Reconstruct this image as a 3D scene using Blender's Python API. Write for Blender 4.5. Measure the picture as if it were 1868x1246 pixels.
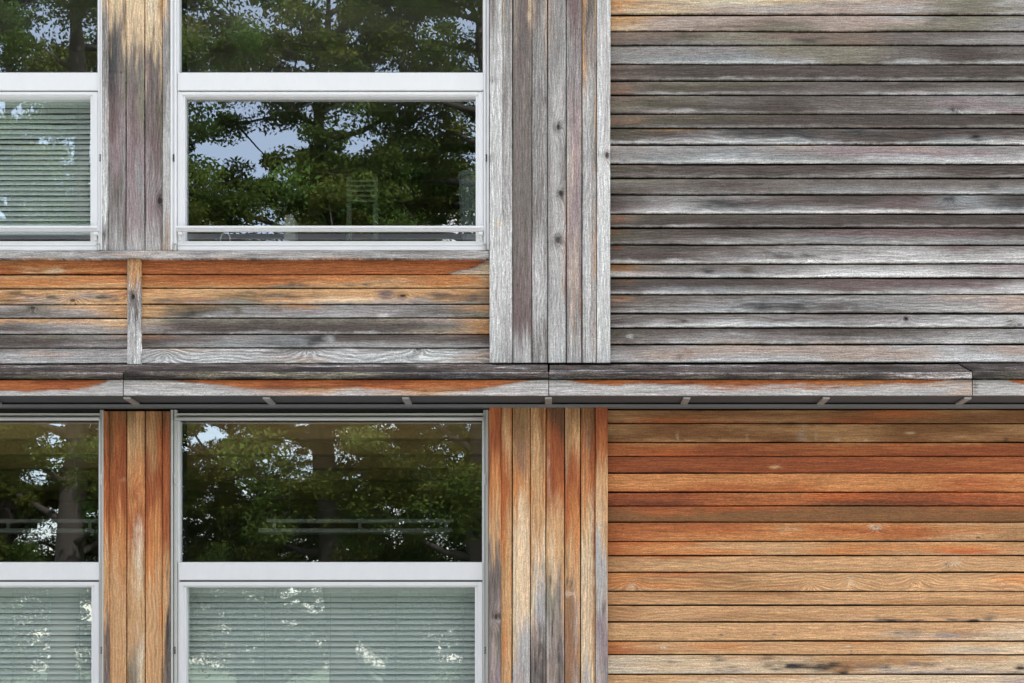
import bpy, math, random
import numpy as np
from mathutils import Vector, Matrix

for o in list(bpy.data.objects): bpy.data.objects.remove(o)
scene = bpy.context.scene
col = scene.collection

# ------------------------------------------------------------------ camera
EYE, DIST, S = 1.6, 9.0, 0.003        # eye height, metres to the facade, metres per photo pixel on the facade
CX, CY = 1000.0, 1200.0               # photo pixel straight ahead of the lens (a rising-front view)
cam = bpy.data.cameras.new('camera'); camo = bpy.data.objects.new('camera', cam); col.objects.link(camo)
camo.location = (0, -DIST, EYE); camo.rotation_euler = (math.radians(90), 0, 0)
cam.sensor_width = 36; cam.lens = 36 * DIST / (1868 * S)
cam.shift_x = (934 - CX) / 1868; cam.shift_y = (CY - 623) / 1868
cam.clip_start = 0.1; cam.clip_end = 2000
scene.camera = camo

# ------------------------------------------------------------------ light and exposure
SUN_EL, SUN_AZ = math.radians(50), math.radians(28)      # azimuth from +Y clockwise: the sun stands behind the building, the facade is in open shade
SKY_STRENGTH, CLOUD = 0.15, 8.0
world = bpy.data.worlds.new('World'); scene.world = world; world.use_nodes = True
nt = world.node_tree; nt.nodes.clear()
def wn(t, **k):
    n = nt.nodes.new(t)
    for a, b in k.items(): setattr(n, a, b)
    return n
wout = wn('ShaderNodeOutputWorld'); bg = wn('ShaderNodeBackground')
sky = wn('ShaderNodeTexSky', sky_type='NISHITA', sun_disc=False)
sky.sun_elevation = SUN_EL; sky.sun_rotation = SUN_AZ; sky.air_density = 1.0; sky.dust_density = 0.6
tc = wn('ShaderNodeTexCoord'); mp = wn('ShaderNodeMapping'); mp.inputs['Scale'].default_value = (1.6, 1.6, 4.5)
mp.inputs['Location'].default_value = (5.3, 2.2, 0.4)
cn = wn('ShaderNodeTexNoise'); cn.inputs['Scale'].default_value = 1.7; cn.inputs['Detail'].default_value = 7; cn.inputs['Roughness'].default_value = 0.55
cr = wn('ShaderNodeMapRange'); cr.inputs['From Min'].default_value = 0.48; cr.inputs['From Max'].default_value = 0.62
cr.interpolation_type = 'SMOOTHSTEP'; cr.inputs['To Min'].default_value = 0.20; cr.inputs['To Max'].default_value = 0.95
mx = wn('ShaderNodeMix', data_type='RGBA'); mx.inputs[7].default_value = (CLOUD, CLOUD * .94, CLOUD * .865, 1)
nt.links.new(tc.outputs['Generated'], mp.inputs[0]); nt.links.new(mp.outputs[0], cn.inputs['Vector'])
nt.links.new(cn.outputs[0], cr.inputs[0]); nt.links.new(cr.outputs[0], mx.inputs[0])
nt.links.new(sky.outputs[0], mx.inputs[6]); nt.links.new(mx.outputs[2], bg.inputs[0])
bg.inputs[1].default_value = SKY_STRENGTH; nt.links.new(bg.outputs[0], wout.inputs[0])
sl = bpy.data.lights.new('sun', 'SUN'); sl.energy = 3.2; sl.angle = math.radians(1.0); sl.color = (1, .965, .91)
so = bpy.data.objects.new('sun', sl); col.objects.link(so)
d = Vector((math.sin(SUN_AZ) * math.cos(SUN_EL), math.cos(SUN_AZ) * math.cos(SUN_EL), math.sin(SUN_EL)))
so.rotation_euler = d.to_track_quat('Z', 'Y').to_euler(); so.location = (0, -20, 30)
vs = scene.view_settings; vs.view_transform = 'Standard'; vs.look = 'None'; vs.gamma = 1; vs.exposure = 1.4
scene.render.engine = 'CYCLES'
scene.cycles.max_bounces = 8; scene.cycles.transparent_max_bounces = 16
scene.render.resolution_x = 1024; scene.render.resolution_y = 683
LIGHT = 1.0      # display value of a perfect white board, used to turn seen colours into surface colours

# ------------------------------------------------------------------ helpers
def P(px, py, Y=0.0):
    k = (DIST + Y) / DIST * S
    return Vector(((px - CX) * k, Y, EYE + (CY - py) * k))

def lin(c): return tuple((x / 255 / 12.92 if x < 10.3 else ((x / 255 + .055) / 1.055) ** 2.4) for x in c)

def hash2(ix, iy, s):
    h = (ix.astype(np.int64) * 374761393 + iy.astype(np.int64) * 668265263 + int(s) * 974634777) & 0xffffffff
    h = ((h ^ (h >> 13)) * 1274126177) & 0xffffffff
    return ((h ^ (h >> 16)) & 0xffff) / 65535.0
def vnoise(x, y, s=0):
    ix, iy = np.floor(x), np.floor(y); fx, fy = x - ix, y - iy
    fx = fx * fx * (3 - 2 * fx); fy = fy * fy * (3 - 2 * fy)
    a, b, c, d_ = hash2(ix, iy, s), hash2(ix + 1, iy, s), hash2(ix, iy + 1, s), hash2(ix + 1, iy + 1, s)
    return (a * (1 - fx) + b * fx) * (1 - fy) + (c * (1 - fx) + d_ * fx) * fy - 0.5
def fnoise(x, y, s=0): return vnoise(x, y, s) + .5 * vnoise(x * 2.1, y * 2.1, s + 7) + .25 * vnoise(x * 4.3, y * 4.3, s + 13)

class MB:
    """collects boxes, tubes and prisms and builds them as one mesh"""
    def __init__(s): s.v, s.f = [], []
    def add(s, vs_, fs):
        n = len(s.v); s.v += [tuple(a) for a in vs_]; s.f += [tuple(i + n for i in f) for f in fs]
    def box(s, x0, x1, y0, y1, z0, z1, b=0.0):
        x0, x1 = min(x0, x1), max(x0, x1); y0, y1 = min(y0, y1), max(y0, y1); z0, z1 = min(z0, z1), max(z0, z1)
        b = min(b, (x1 - x0) * .3, (y1 - y0) * .3, (z1 - z0) * .3)
        if b <= 0:
            vv = [(x, y, z) for z in (z0, z1) for y in (y0, y1) for x in (x0, x1)]
            s.add(vv, [(0, 2, 3, 1), (4, 5, 7, 6), (0, 1, 5, 4), (2, 6, 7, 3), (0, 4, 6, 2), (1, 3, 7, 5)]); return
        vv, idx = [], {}
        for i, X in enumerate((x0, x1)):
            for j, Y in enumerate((y0, y1)):
                for k, Z in enumerate((z0, z1)):
                    sx, sy, sz = (1, -1)[i], (1, -1)[j], (1, -1)[k]
                    for a, p in enumerate(((X, Y + sy * b, Z + sz * b), (X + sx * b, Y, Z + sz * b), (X + sx * b, Y + sy * b, Z))):
                        idx[i, j, k, a] = len(vv); vv.append(p)
        f = [tuple(idx[i, j, k, a] for a in range(3)) for i in (0, 1) for j in (0, 1) for k in (0, 1)]
        for i in (0, 1):
            f.append((idx[i,0,0,0], idx[i,1,0,0], idx[i,1,1,0], idx[i,0,1,0]))
            f.append((idx[0,i,0,1], idx[1,i,0,1], idx[1,i,1,1], idx[0,i,1,1]))
            f.append((idx[0,0,i,2], idx[1,0,i,2], idx[1,1,i,2], idx[0,1,i,2]))
            for j in (0, 1):
                f.append((idx[0,i,j,1], idx[1,i,j,1], idx[1,i,j,2], idx[0,i,j,2]))
                f.append((idx[i,0,j,0], idx[i,1,j,0], idx[i,1,j,2], idx[i,0,j,2]))
                f.append((idx[i,j,0,0], idx[i,j,1,0], idx[i,j,1,1], idx[i,j,0,1]))
        s.add(vv, f)
    def pbox(s, px0, px1, py0, py1, Y0, Y1, b=0.0015):
        a, c = P(px0, py0, Y0), P(px1, py1, Y0)
        s.box(a.x, c.x, Y0, Y1, c.z, a.z, b)
    def prism(s, prof, x0, x1):            # prof: list of (y, z), extruded along x
        n = len(prof)
        s.add([(x0, y, z) for y, z in prof] + [(x1, y, z) for y, z in prof],
              [tuple(range(n - 1, -1, -1)), tuple(range(n, 2 * n))] + [(i, (i + 1) % n, n + (i + 1) % n, n + i) for i in range(n)])
    def tube(s, pts, rads, seg=8):
        pts = [Vector(p) for p in pts]; rings = []
        for i, p in enumerate(pts):
            t = (pts[min(i + 1, len(pts) - 1)] - pts[max(i - 1, 0)]).normalized()
            u = t.orthogonal().normalized() if i == 0 else (u - t * u.dot(t)).normalized()
            w = t.cross(u); r = rads[i] if hasattr(rads, '__len__') else rads
            rings.append([p + (u * math.cos(a) + w * math.sin(a)) * r for a in [2 * math.pi * k / seg for k in range(seg)]])
        f = [(i * seg + k, i * seg + (k + 1) % seg, (i + 1) * seg + (k + 1) % seg, (i + 1) * seg + k) for i in range(len(pts) - 1) for k in range(seg)]
        f += [tuple(range(seg - 1, -1, -1)), tuple((len(pts) - 1) * seg + k for k in range(seg))]
        s.add([v for r in rings for v in r], f)
    def build(s, name, m, parent=None, smooth=False):
        me = bpy.data.meshes.new(name); me.from_pydata(s.v, [], s.f); me.materials.append(m)
        import bmesh
        bm = bmesh.new(); bm.from_mesh(me); bmesh.ops.recalc_face_normals(bm, faces=bm.faces); bm.to_mesh(me); bm.free()
        if smooth: me.polygons.foreach_set('use_smooth', [True] * len(me.polygons))
        o = bpy.data.objects.new(name, me); col.objects.link(o)
        if parent: o.parent = parent
        return o
def empty(name, label=None, cat=None, group=None, loc=(0, 0, 0)):
    o = bpy.data.objects.new(name, None); col.objects.link(o); o.location = loc; o.empty_display_size = .2
    tag(o, label, cat, group); return o
def tag(o, label=None, cat=None, group=None, kind=None):
    for k, v in (('label', label), ('category', cat), ('group', group), ('kind', kind)):
        if v: o[k] = v
    return o
def setloc(root, loc):      # move an Empty to the base of a thing whose parts are modelled in place
    for c in list(root.children):
        c.location = c.location - Vector(loc)
    root.location = loc

class NT:
    """tiny node-graph writer"""
    def __init__(s, name):
        s.m = bpy.data.materials.new(name); s.m.use_nodes = True; s.t = s.m.node_tree; s.t.nodes.clear()
        s.out = s.t.nodes.new('ShaderNodeOutputMaterial')
    def n(s, typ, ins=None, **k):
        nd = s.t.nodes.new(typ)
        for a, b in k.items(): setattr(nd, a, b)
        for i, v in (ins or {}).items(): s.set(nd.inputs[i], v)
        return nd
    def set(s, sock, v):
        if isinstance(v, bpy.types.NodeSocket): s.t.links.new(v, sock)
        else: sock.default_value = v
    def math(s, op, a, b=0.0, c=0.0, clamp=False):
        nd = s.n('ShaderNodeMath', {0: a, 1: b, 2: c}, operation=op, use_clamp=clamp); return nd.outputs[0]
    def vmul(s, v, k): return s.n('ShaderNodeVectorMath', {0: v, 1: k}, operation='MULTIPLY').outputs[0]
    def noise(s, v, scale=1.0, detail=2.0, rough=.5, dist=0.0):
        return s.n('ShaderNodeTexNoise', {'Vector': v, 'Scale': scale, 'Detail': detail, 'Roughness': rough, 'Distortion': dist}).outputs[0]
    def rng(s, v, a, b, c=0.0, d=1.0):
        return s.n('ShaderNodeMapRange', {0: v, 1: a, 2: b, 3: c, 4: d}, interpolation_type='SMOOTHSTEP').outputs[0]
    def mix(s, f, a, b, mode='MIX'):
        nd = s.n('ShaderNodeMix', {0: f, 6: a, 7: b}, data_type='RGBA', blend_type=mode, clamp_factor=True); return nd.outputs[2]
    def attr(s, name): return s.n('ShaderNodeAttribute', attribute_name=name)
    def xyz(s, v): return s.n('ShaderNodeSeparateXYZ', {0: v}).outputs
    def comb(s, x, y, z): return s.n('ShaderNodeCombineXYZ', {0: x, 1: y, 2: z}).outputs[0]
    def bsdf(s, color, rough=.8, metal=0.0, normal=None, spec=.5):
        b = s.n('ShaderNodeBsdfPrincipled', {'Base Color': color, 'Roughness': rough, 'Metallic': metal, 'Specular IOR Level': spec})
        if normal is not None: s.set(b.inputs['Normal'], normal)
        s.t.links.new(b.outputs[0], s.out.inputs[0]); return b

def plain(name, rgb, rough=.6, metal=0.0, vary=.06, scale=6.0, spec=.5, streak=(1, 1, 1), bump=0.0):
    g = NT(name); tcn = g.n('ShaderNodeTexCoord').outputs['Object']
    v = g.vmul(tcn, streak); a = g.noise(v, scale, 5, .6); b = g.noise(v, scale * 9, 3, .6)
    f = g.math('MULTIPLY_ADD', a, vary * 2, 1 - vary); f2 = g.math('MULTIPLY_ADD', b, vary, 1 - vary * .5); ff = g.math('MULTIPLY', f, f2)
    c = g.n('ShaderNodeVectorMath', {0: (*rgb,), 'Scale': ff}, operation='SCALE').outputs[0]
    nrm = None
    if bump: nrm = g.n('ShaderNodeBump', {'Height': b, 'Distance': bump, 'Strength': .6}).outputs[0]
    g.bsdf(c, rough, metal, nrm, spec); return g.m

# ------------------------------------------------------------------ wood
def wood_material():
    g = NT('weathered_oak')
    gc = g.attr('gc').outputs['Vector']; base = g.attr('wcol').outputs['Color']
    gp = g.xyz(g.attr('gp').outputs['Vector']); kn = g.attr('kn').outputs['Vector']
    x, y, z = g.xyz(gc)
    # slow waviness of the fibres
    wav = g.noise(g.vmul(gc, (2.6, 9, 1)), 1, 2)
    kx_, ky_, kdark = g.xyz(kn)
    kd = g.n('ShaderNodeVectorMath', {0: g.comb(kx_, ky_, 0.0)}, operation='LENGTH').outputs['Value']
    kexp = g.math('POWER', 2.718, g.math('MULTIPLY', kd, -1.15))
    y2 = g.math('ADD', g.math('MULTIPLY_ADD', wav, .004, y), g.math('MULTIPLY', kexp, .055))
    gw = g.comb(x, y2, z)
    nA = g.noise(g.vmul(gw, (2.6, 250, 1)), 1, 4, .62)           # fibre bundles
    nB = g.noise(g.vmul(gw, (14, 480, 1)), 1, 3, .6)           # fine pores
    nC = g.noise(g.vmul(gw, (1.5, 60, 1)), 1, 3, .55)          # broad streaks
    fl = g.noise(g.comb(g.math('MULTIPLY_ADD', y, 34.0, g.math('MULTIPLY', x, 46.0)), g.math('MULTIPLY', y2, 190.0), z), 1, 3, .65)  # ray flecks, leaning
    gr = g.noise(g.vmul(gc, (120, 420, 1)), 1, 2, .7)          # dry, gritty pores
    big = g.noise(g.vmul(gc, (1.1, 16, 1)), 1, 5, .6)
    # growth rings in the flat-sawn boards
    rw = g.noise(g.vmul(gc, (3.2, 7, 1)), 1, 2.5, .5)
    ph = g.math('MULTIPLY_ADD', rw, 34.0, g.math('MULTIPLY_ADD', y, 330.0, g.math('MULTIPLY', kexp, 26.0)))
    ph = g.math('MULTIPLY_ADD', nA, 2.0, ph)
    ring = g.math('SINE', ph)
    def centred(n, amp): return g.math('MULTIPLY', g.math('SUBTRACT', n, .5), amp)
    tot = g.math('MULTIPLY', g.math('ADD', centred(nA, 2.5), g.math('ADD', centred(nB, 4.2), centred(nC, .8))), gp[2])
    tot = g.math('ADD', tot, g.math('MULTIPLY', centred(gr, 3.4), g.math('MULTIPLY_ADD', gp[2], .7, .25)))
    pit = g.noise(g.vmul(gc, (38, 260, 1)), 1.3, 2, .6)
    tot = g.math('ADD', tot, g.math('MULTIPLY', g.rng(pit, .40, .30, 0, -1.1), gp[2]))
    tot = g.math('ADD', tot, g.math('MULTIPLY', g.rng(pit, .64, .74, 0, .7), gp[2]))
    tot = g.math('ADD', tot, centred(big, .35))
    tot = g.math('MULTIPLY_ADD', ring, g.math('MULTIPLY', gp[0], .30), tot)
    tot = g.math('ADD', tot, g.math('MULTIPLY', centred(fl, 3.0), gp[1]))
    mul = g.math('POWER', 2.0, g.math('MULTIPLY', tot, 1.15))
    c = g.n('ShaderNodeVectorMath', {0: base, 'Scale': mul}, operation='SCALE').outputs[0]
    # slow drifts of hue (rosy and greenish greys)
    hn = g.noise(g.vmul(gc, (2.2, 30, 1)), 1.3, 3); 
    c = g.mix(g.rng(hn, .52, .72, 0, .30), c, (1.14, .93, .95, 1), 'MULTIPLY')
    c = g.mix(g.rng(hn, .48, .30, 0, .30), c, (.93, 1.04, .95, 1), 'MULTIPLY')
    # hair-line checks
    ck = g.noise(g.vmul(gw, (2.3, 240, 1)), 1, 2, .5)
    c = g.mix(g.math('MULTIPLY', g.rng(ck, .36, .27, 0, .75), g.math('MINIMUM', gp[2], 1.0)), c, (.30, .27, .25, 1), 'MULTIPLY')
    # knots
    kr = g.math('SINE', g.math('MULTIPLY', kd, 11.0))
    c = g.mix(g.math('MULTIPLY', g.rng(kd, 1.5, .2), g.math('MULTIPLY', kdark, g.math('MULTIPLY_ADD', kr, .2, .35))), c, (.42, .36, .32, 1), 'MULTIPLY')
    c = g.mix(g.math('MULTIPLY', kdark, g.rng(kd, .55, .25, 0, .75)), c, (.16, .14, .13, 1), 'MULTIPLY')
    hgt = g.math('ADD', g.math('MULTIPLY_ADD', nA, .7, nB), g.math('MULTIPLY', ring, g.math('MULTIPLY', gp[0], .25)))
    bmp = g.n('ShaderNodeBump', {'Height': hgt, 'Distance': .0016, 'Strength': .8}).outputs[0]
    g.bsdf(c, .82, 0, bmp, .25)
    return g.m
WOOD = wood_material()

PAL = {'S': (208,206,205), 's': (185,181,180), 'G': (154,149,147), 'g': (127,118,113), 'D': (101,91,86), 'K': (60,55,53),
       'P': (184,165,154), 'q': (158,118,92), 'p': (126,108,107), 'm': (156,139,141),
       'L': (190,190,191), 'l': (150,151,152), 'k': (84,84,85), 'V': (145,138,123), 'v': (108,101,88), 'w': (140,122,110), 'y': (208,184,155),
       'Y': (224,195,160), 'C': (225,208,184), 'T': (209,162,116), 't': (186,139,95),
       'O': (209,139,84), 'o': (184,108,62), 'R': (161,88,52), 'r': (128,70,44), 'B': (142,98,62), 'b': (110,76,52),
       'Z': (198,104,56), 'N': (152,118,80), 'n': (122,96,70)}
PLIN = {k: np.array(lin(v)) for k, v in PAL.items()}
for k in 'YCTtOoRrBbZNn':      # seasoned oak is a little duller than the raw tones above
    PLIN[k] = PLIN[k] * .97 + (PLIN[k] @ np.array((.3, .55, .15))) * .03

BLOBS = [
 (300,677,70,1.2,'K',.9),(540,676,60,1.3,'K',.9),(545,673,14,2,'K',.8),(700,677,90,1,'K',.8),(1120,673,110,1.4,'K',.9),(1080,676,60,1,'S',.6),(1700,674,60,2,'D',.6),(1650,684,16,3,'s',.7),(1810,686,60,3,'k',.7),(60,688,50,3,'v',.8),(420,684,70,3,'V',.6),(620,684,60,3,'V',.7),(850,686,80,3,'k',.8),(40,669,30,2,'s',.6),(640,668,90,1.6,'s',.6),(930,671,50,2,'s',.6),(1300,668,90,1.5,'s',.5),(1500,684,50,3,'g',.6),
 (1781,706,6,14,'D',.7),(215,700,12,6,'s',.5),(1720,702,40,4,'q',.4),(1500,707,60,2,'b',.7),(560,706,70,2.5,'b',.7),(650,703,50,3,'r',.6),(1230,700,60,3,'r',.7),(880,703,50,2.5,'r',.5),(1340,702,50,3,'r',.6),(80,710,60,3,'r',.6),  # stains: x, y, rx, ry, colour, strength (photo pixels)
 (1465,1215,62,8,'K',.75),(1500,1219,40,6,'K',.5),(1228,1210,20,5,'g',.6),(1308,1202,16,4,'D',.6),(1330,1222,30,5,'g',.5),(1395,1203,13,4,'K',.7),
 (1418,1222,12,4,'k',.7),(1535,1227,14,3,'K',.8),(1570,1214,12,3,'g',.7),(1605,1216,20,4,'D',.7),(1668,1212,14,4,'g',.7),(1700,1214,14,4,'D',.6),
 (1735,1221,10,3,'D',.7),(1862,1218,10,4,'K',.8),(1640,1222,40,5,'G',.5),(1790,1222,40,5,'G',.5),
 (1625,1130,20,4,'K',.95),(1668,1131,12,2.5,'D',.7),(1738,1131,16,3,'K',.9),(1772,1132,18,3,'K',.95),(1805,1126,12,5,'D',.6),(1700,1124,40,3,'q',.5),
 (1580,1131,40,3,'G',.5),(1640,1158,28,7,'g',.6),(1668,1150,16,7,'q',.5),(1720,1158,50,6,'G',.6),(1820,1160,40,6,'P',.6),(1770,1186,60,5,'G',.5),
 (1313,1158,4,2,'D',.8),(1412,1158,4,2,'D',.8),(1470,1195,20,2,'D',.5),
 (30,535,22,4,'K',.8),(55,541,18,4,'D',.6),(98,543,14,5,'v',.8),(160,541,14,5,'g',.6),(190,544,22,4,'v',.9),(40,553,40,6,'q',.5),
 (55,560,6,8,'D',.6),(20,572,60,7,'g',.6),(300,548,28,4,'v',.8),(285,553,20,3,'p',.6),(455,537,18,4,'v',.8),(466,540,10,3,'K',.5),(500,539,20,4,'v',.7),
 (530,543,20,4,'D',.6),(575,541,18,3,'D',.7),(470,548,16,5,'D',.4),(703,541,16,10,'p',.85),(732,537,10,5,'v',.7),(735,551,30,5,'P',.5),
 (815,538,24,8,'D',.85),(805,545,16,5,'v',.6),(858,543,18,6,'D',.85),(885,546,10,8,'g',.5),(770,549,24,5,'G',.6),
 (343,568,12,7,'K',.75),(322,566,20,6,'v',.6),(430,566,10,7,'v',.7),(500,563,14,6,'g',.6),(370,577,26,3,'S',.8),(700,576,16,4,'S',.7),
 (565,622,34,9,'k',.9),(520,623,40,7,'l',.8),(585,618,12,6,'K',.7),(599,618,10,8,'L',.7),(690,637,14,3,'K',0),
 (530,517,14,2.6,'v',.9),(545,520,10,2,'D',.5),(640,520,10,2.4,'v',.7),(670,519,9,2,'v',.6),(100,494,14,4,'Y',.7),(122,490,14,4,'R',.7),(65,490,14,6,'R',.5),(60,498,12,3,'Y',.5),
 (888,505,12,7,'Y',.7),
 (243,541,8,9,'K',.8),(240,533,9,4,'D',.7),(246,556,7,7,'D',.6),(245,576,4,9,'D',.6),(252,600,3,9,'G',.5),
 (1300,245,60,6,'l',.5),(1410,246,60,8,'k',.8),(1470,247,40,8,'k',.7),(1562,239,20,8,'k',.8),(1610,245,30,6,'k',.6),(1712,250,12,7,'k',.7),(1785,250,14,6,'K',.7),
 (1390,256,90,4,'L',.5),(1250,258,100,5,'L',.5),(1225,205,22,4,'s',.8),(1240,196,14,7,'D',.6),(1252,203,14,4,'s',.6),(1375,188,8,14,'D',.45),
 (1750,195,18,8,'p',.7),(1738,201,6,5,'k',.7),(1810,340,14,5,'k',.6),(1735,365,14,6,'k',.7),(1835,370,40,10,'k',.5),(1330,372,60,7,'k',.7),(1450,370,50,8,'p',.5),
 (1410,465,40,5,'k',.6),(1400,459,22,3,'K',.5),(1440,470,30,3,'D',.5),(1525,472,10,4,'K',.6),(1475,468,10,4,'D',.6),(1290,492,12,6,'k',.6),(1365,491,12,9,'v',.7),(1378,499,10,4,'D',.5),
 (1410,560,60,9,'k',.6),(1560,552,50,4,'k',.5),(1470,556,30,9,'k',.5),(1580,560,80,6,'l',.5),(1250,588,26,4,'D',.6),(1248,587,5,3,'K',.7),(1150,618,14,4,'K',.5),(1150,614,8,5,'S',.7),
 (1652,581,4,4,'K',.95),(1860,591,5,3,'K',.9),(1845,590,14,8,'g',.6),(1240,652,8,6,'g',.6),(1252,644,10,4,'q',.5),(1460,636,14,5,'g',.5),
 (1145,8,60,6,'O',.3),(1120,14,14,14,'O',.5),(1118,44,10,14,'T',.6),(1180,5,30,2.5,'g',.5),(1240,8,24,2,'g',.4),(1430,12,30,3,'g',.4),(1705,40,16,6,'g',.6),(1250,68,36,7,'v',.7),(1480,73,26,6,'D',.6),
 (1130,165,24,8,'q',.5),(1145,221,30,7,'q',.6),(1125,398,22,7,'R',.5),(1120,420,20,8,'B',.8),(1120,450,14,5,'R',.5),(1122,487,28,6,'B',.7),(1135,513,20,6,'B',.8),(1130,545,30,6,'q',.7),
 (207,95,9,26,'k',.95),(212,60,4,34,'D',.7),(202,75,3,30,'D',.6),(227,45,3,30,'D',.7),(246,80,5,40,'D',.7),(240,60,3,30,'D',.5),(254,105,5,34,'g',.7),(280,75,2.5,34,'D',.7),(276,105,6,30,'D',.6),(272,150,6,50,'p',.6),
 (208,131,18,2.5,'K',.7),(222,180,8,14,'v',.7),(289,205,6,32,'v',.7),(291,366,6,18,'K',.7),(190,60,4,40,'g',.7),(306,20,4,60,'g',.6),(301,125,6,10,'D',.7),(190,432,3,12,'K',.8),
 (1018,232,7,8,'K',.8),(1022,352,8,8,'K',.85),(1017,438,9,9,'K',.9),(1010,440,14,4,'D',.5),(995,180,5,12,'D',.6),(1028,357,5,10,'D',.7),(1108,284,10,7,'D',.7),(1100,281,12,4,'g',.6),
 (898,30,5,24,'g',.6),(900,145,10,6,'g',.6),(897,288,5,9,'D',.6),(908,408,6,8,'Y',.5),(903,445,10,6,'m',.5),(951,60,14,50,'D',.4),(950,110,14,12,'p',.5),(1072,35,8,60,'D',.55),(1030,515,3,28,'q',.8),(992,612,6,30,'g',.5),(995,600,6,14,'D',.4),
 (900,1045,8,26,'D',.75),(908,1030,4,60,'D',.6),(893,1008,6,26,'D',.55),(903,1100,8,30,'p',.6),(905,1122,9,6,'K',.6),(903,1131,7,4,'s',.8),(900,1160,9,16,'D',.6),(911,1000,2,40,'D',.6),
 (975,1033,7,8,'V',.7),(992,1033,6,7,'v',.6),(1003,1056,2.5,20,'D',.8),(1012,1075,4,34,'g',.7),(1021,1080,2.6,40,'D',.8),(985,1170,5,60,'D',.6),(977,1200,8,44,'K',.7),(990,1200,4,50,'K',.6),
 (1008,1145,4,34,'K',.75),(1020,1160,3,50,'D',.7),(1006,1210,7,40,'D',.6),(1020,1215,5,40,'K',.7),(1033,1020,3,14,'D',.6),(1037,1062,6,10,'v',.7),(1038,1083,8,5,'C',.9),(1040,1130,10,50,'q',.6),(1052,1215,4,24,'G',.8),
 (1098,1005,4,60,'G',.7),(1100,1108,4,14,'D',.8),(1098,1170,9,60,'m',.7),(1105,1230,5,24,'G',.6),(1105,985,3,30,'g',.5),(960,1225,6,40,'G',.5),(950,1180,3,60,'m',.4),
 (306,1160,3,90,'K',.9),(303,1210,5,60,'D',.8),(194,1180,3,70,'D',.8),(190,1210,3,60,'p',.6),(234,1200,3,50,'V',.8),(247,1210,6,50,'V',.5),(252,1010,8,80,'C',.5),(246,895,12,20,'R',.6),(215,880,14,16,'R',.5),
 (225,875,6,4,'T',.6),(1010,860,14,50,'R',.5),(1001,860,1.6,70,'Y',.7),(1235,797,2.5,8,'Y',.6),(1362,800,2,8,'Y',.5),(1462,790,7,14,'P',.45),(1489,795,1.4,26,'P',.8),(1525,802,6,3,'Y',.7),(1577,803,4,3,'Y',.6),(1660,791,8,2,'Y',.6),(1835,803,5,5,'K',.6),
 (1280,820,18,7,'r',.6),(1415,851,10,3,'T',.8),(1425,836,8,3,'n',.7),(1595,963,12,5,'C',.8),(1597,963,4,2,'n',.8),(1440,966,18,7,'T',.7),(1784,981,4,2,'K',.9),(1735,1028,16,8,'Y',.7),(1725,1030,3,3,'D',.6),(1552,1060,8,9,'Y',.5),
 (1552,1188,2,10,'n',.8),(1545,1180,6,3,'C',.8),(1150,1070,8,4,'C',.6),(1480,1232,8,3,'C',.7),(1210,1182,5,2,'C',.8),
 (1345,708,60,5,'o',.4),(1460,706,60,4,'o',.5),(1810,700,20,6,'K',0),
]
KNOTS = [(1018,232,8),(1022,352,8),(1017,438,10),(1108,284,9),(291,366,9),(1152,1070,-9),(1597,963,-7),(1735,1028,-9),(1670,1062,-12),(1552,1063,-12),(1652,581,4),(1860,591,-8),(1478,470,-7),
         (1742,198,-9),(1238,203,-7),(565,640,-10),(300,650,-16),(763,637,7),(243,541,8),(905,1125,8),(1038,1083,-7),(246,895,-9),(60,562,7),(133,548,8),(1735,364,-8),(1480,1070,-14),(735,540,8)]

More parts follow.
